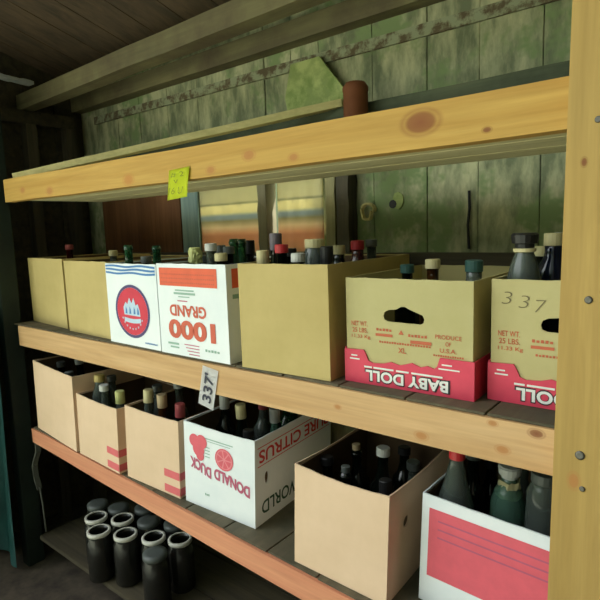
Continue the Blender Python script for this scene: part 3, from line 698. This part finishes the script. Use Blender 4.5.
for t in T:
    k, lx, ly, H, r, gl, cap, stl, lab = t
    o = bottle('jar' if stl == 'jar' else 'bottle', lab, k, lx, ly, H, r, gl, cap, stl, 'jar' if stl == 'jar' else 'bottle', gA if BX[k][6] == 0 else gB)
    made.append(o)
    if 'yellow-green foil' in lab or 'wide white stopper' in lab:     # crumpled foil round the neck
        r0 = .021 if 'wide' in lab else .017; z0 = H-.075 if 'wide' in lab else H-.045; z1 = H-.035 if 'wide' in lab else H-.008
        bm = bmesh.new(); n = 18; rings = []
        for j in range(5):
            z = z0+(z1-z0)*j/4; rings.append([bm.verts.new(((r0+random.uniform(-.001, .006))*math.cos(2*math.pi*i/n), (r0+random.uniform(-.001, .006))*math.sin(2*math.pi*i/n), z+random.uniform(-.003, .003))) for i in range(n)])
        for a, b_ in zip(rings, rings[1:]):
            for i in range(n): bm.faces.new((a[i], a[(i+1) % n], b_[(i+1) % n], b_[i]))
        f = obj('foil', bm, CP['cream' if 'wide' in lab else 'yellowgreen'], o); f['label'] = 'crumpled foil round the neck'
    if 'black stopper' in lab:
        bm = bmesh.new(); lathe(bm, [(.0175, H-.038), (.0215, H-.037), (.0215, H-.031), (.0175, H-.030)], 18); f = obj('collar', bm, CP['cream'], o); f['label'] = 'cream collar'

# ------------------------------------------------------------------ jars on the lowest shelf
bm = bmesh.new()
root = empty('shelf_deck', (0, 0, -.945)); tag(root, 'dark boards of the bottom shelf holding the glass jars', 'shelf')
for y0, y1 in ((.0, .18), (.185, .36), (.365, .58)):
    bm = bmesh.new(); box(bm, -2.09, .2, y0, y1, -.02, 0, .002); obj('board', bm, M['dark'], root)
js = [(-1.70, .060, 'open'), (-1.600, .115, 'open'), (-1.500, .165, 'lid'), (-1.60, .012, 'open'), (-1.495, .06, 'open'), (-1.40, .215, 'lid'), (-1.69, .155, 'lid'), (-1.60, .22, 'lid'), (-1.79, .12, 'lid'), (-1.50, .275, 'open'), (-1.39, .11, 'open'), (-1.30, .16, 'open'), (-1.30, .05, 'lid')]
jl = ['open glass jar, left one of the two big white rings low on the left', 'open glass jar with a white rim, second ring low on the left', 'lidded jar right of the two open jars under the lowest rail', 'open glass jar at the front beside the left ring jar', 'open glass jar at the front under the second ring', 'lidded jar farther right below the lowest rail', 'lidded jar just behind the left ring jar', 'lidded jar farthest back behind the ring jars', 'lidded jar left of the ring jars in the dark', 'open jar behind the lidded one under the lowest rail', 'open jar front right of the jar cluster', 'open jar at the right end of the jar cluster', 'lidded jar at the front right end of the jar cluster']
for (x, y, kind), lab in zip(js, jl):
    r = .047; H = .19
    o = empty('glass_jar', (x, y, -.9445), (0, 0, random.uniform(0, 6))); tag(o, lab, 'jar', 'glass jars on the bottom shelf')
    bm = bmesh.new(); lathe(bm, [(r*.9, 0), (r, .006), (r, H-.035), (r*.86, H-.022), (r*.84, H), (r*.76, H), (r*.78, H-.024), (r*.93, H-.04), (r*.93, .008), (.001, .007)], 24, cap=False)
    obj('glass', bm, G['jar'], o, True)
    bm = bmesh.new()
    if kind == 'open':
        n = 28
        lathe(bm, [(r*.88, H-.012), (r*.92, H-.010), (r*.92, H+.002), (r*.74, H+.003), (r*.73, H+.0005), (r*.88, H+.0003)], n, cap=False)
        obj('rim_band', bm, CP['rim'], o, True)
    else:
        lathe(bm, [(r*.88, H-.014), (r*.9, H-.013), (r*.9, H+.003), (r*.5, H+.005)], 24); obj('lid', bm, CP['grey'], o, True)

# ------------------------------------------------------------------ light: daylight through the open front
W = bpy.data.worlds.new('daylight'); bpy.context.scene.world = W; W.use_nodes = True
nt = W.node_tree; bg = nt.nodes['Background']
t = N(nt, 'ShaderNodeTexCoord'); sp = N(nt, 'ShaderNodeSeparateXYZ'); nt.links.new(t.outputs['Generated'], sp.inputs[0])
nt.links.new(ramp(nt, sp.outputs['Z'], (0.0, (.05, .06, .035, 1)), (.16, (.08, .11, .055, 1)), (.34, (.76, .84, .80, 1)), (.6, (.96, 1, 1.06, 1))), bg.inputs['Color'])
sky = bg.inputs['Color'].links[0].from_socket   # sky darkened towards the right, added to dim the right-facing sides
sx_ = N(nt, 'ShaderNodeMath', operation='ADD'); nt.links.new(sp.outputs['X'], sx_.inputs[0]); sx_.inputs[1].default_value = .38
nt.links.new(mixc(nt, 1.0, sky, ramp(nt, sx_.outputs[0], (.0, (1, 1, 1, 1)), (.36, (.13, .15, .12, 1))), 'MULTIPLY'), bg.inputs['Color'])
bg.inputs['Strength'].default_value = 3.5

sun = bpy.data.lights.new('sun', 'SUN'); sun.energy = 11.0; sun.angle = R(1); sun.color = (1, 1, .94)
so = bpy.data.objects.new('sun', sun); C.objects.link(so); so.rotation_euler = Vector((.35, .40, 1.0)).to_track_quat('Z', 'Y').to_euler()
# ------------------------------------------------------------------ camera
r_, u_, f_ = [None]*3
y_, p_, ro = -.6838, -.131, -.0338
cy, sy, cp_, sp_, cr_, sr_ = math.cos(y_), math.sin(y_), math.cos(p_), math.sin(p_), math.cos(ro), math.sin(ro)
f_ = Vector((sy*cp_, cy*cp_, sp_)); rt = Vector((cy, -sy, 0)); up = rt.cross(f_)
r_ = rt*cr_+up*sr_; u_ = -rt*sr_+up*cr_
cam = bpy.data.cameras.new('camera'); co = bpy.data.objects.new('camera', cam); C.objects.link(co)
co.matrix_world = Matrix(((r_.x, u_.x, -f_.x, .2149), (r_.y, u_.y, -f_.y, -.9556), (r_.z, u_.z, -f_.z, .3527), (0, 0, 0, 1)))
cam.sensor_width = 36; cam.lens = 36*532.13/600; cam.clip_start = .02
sc = bpy.context.scene; sc.camera = co
sc.view_settings.view_transform = 'Standard'; sc.view_settings.look = 'None'; sc.view_settings.gamma = 1; sc.view_settings.exposure = .46
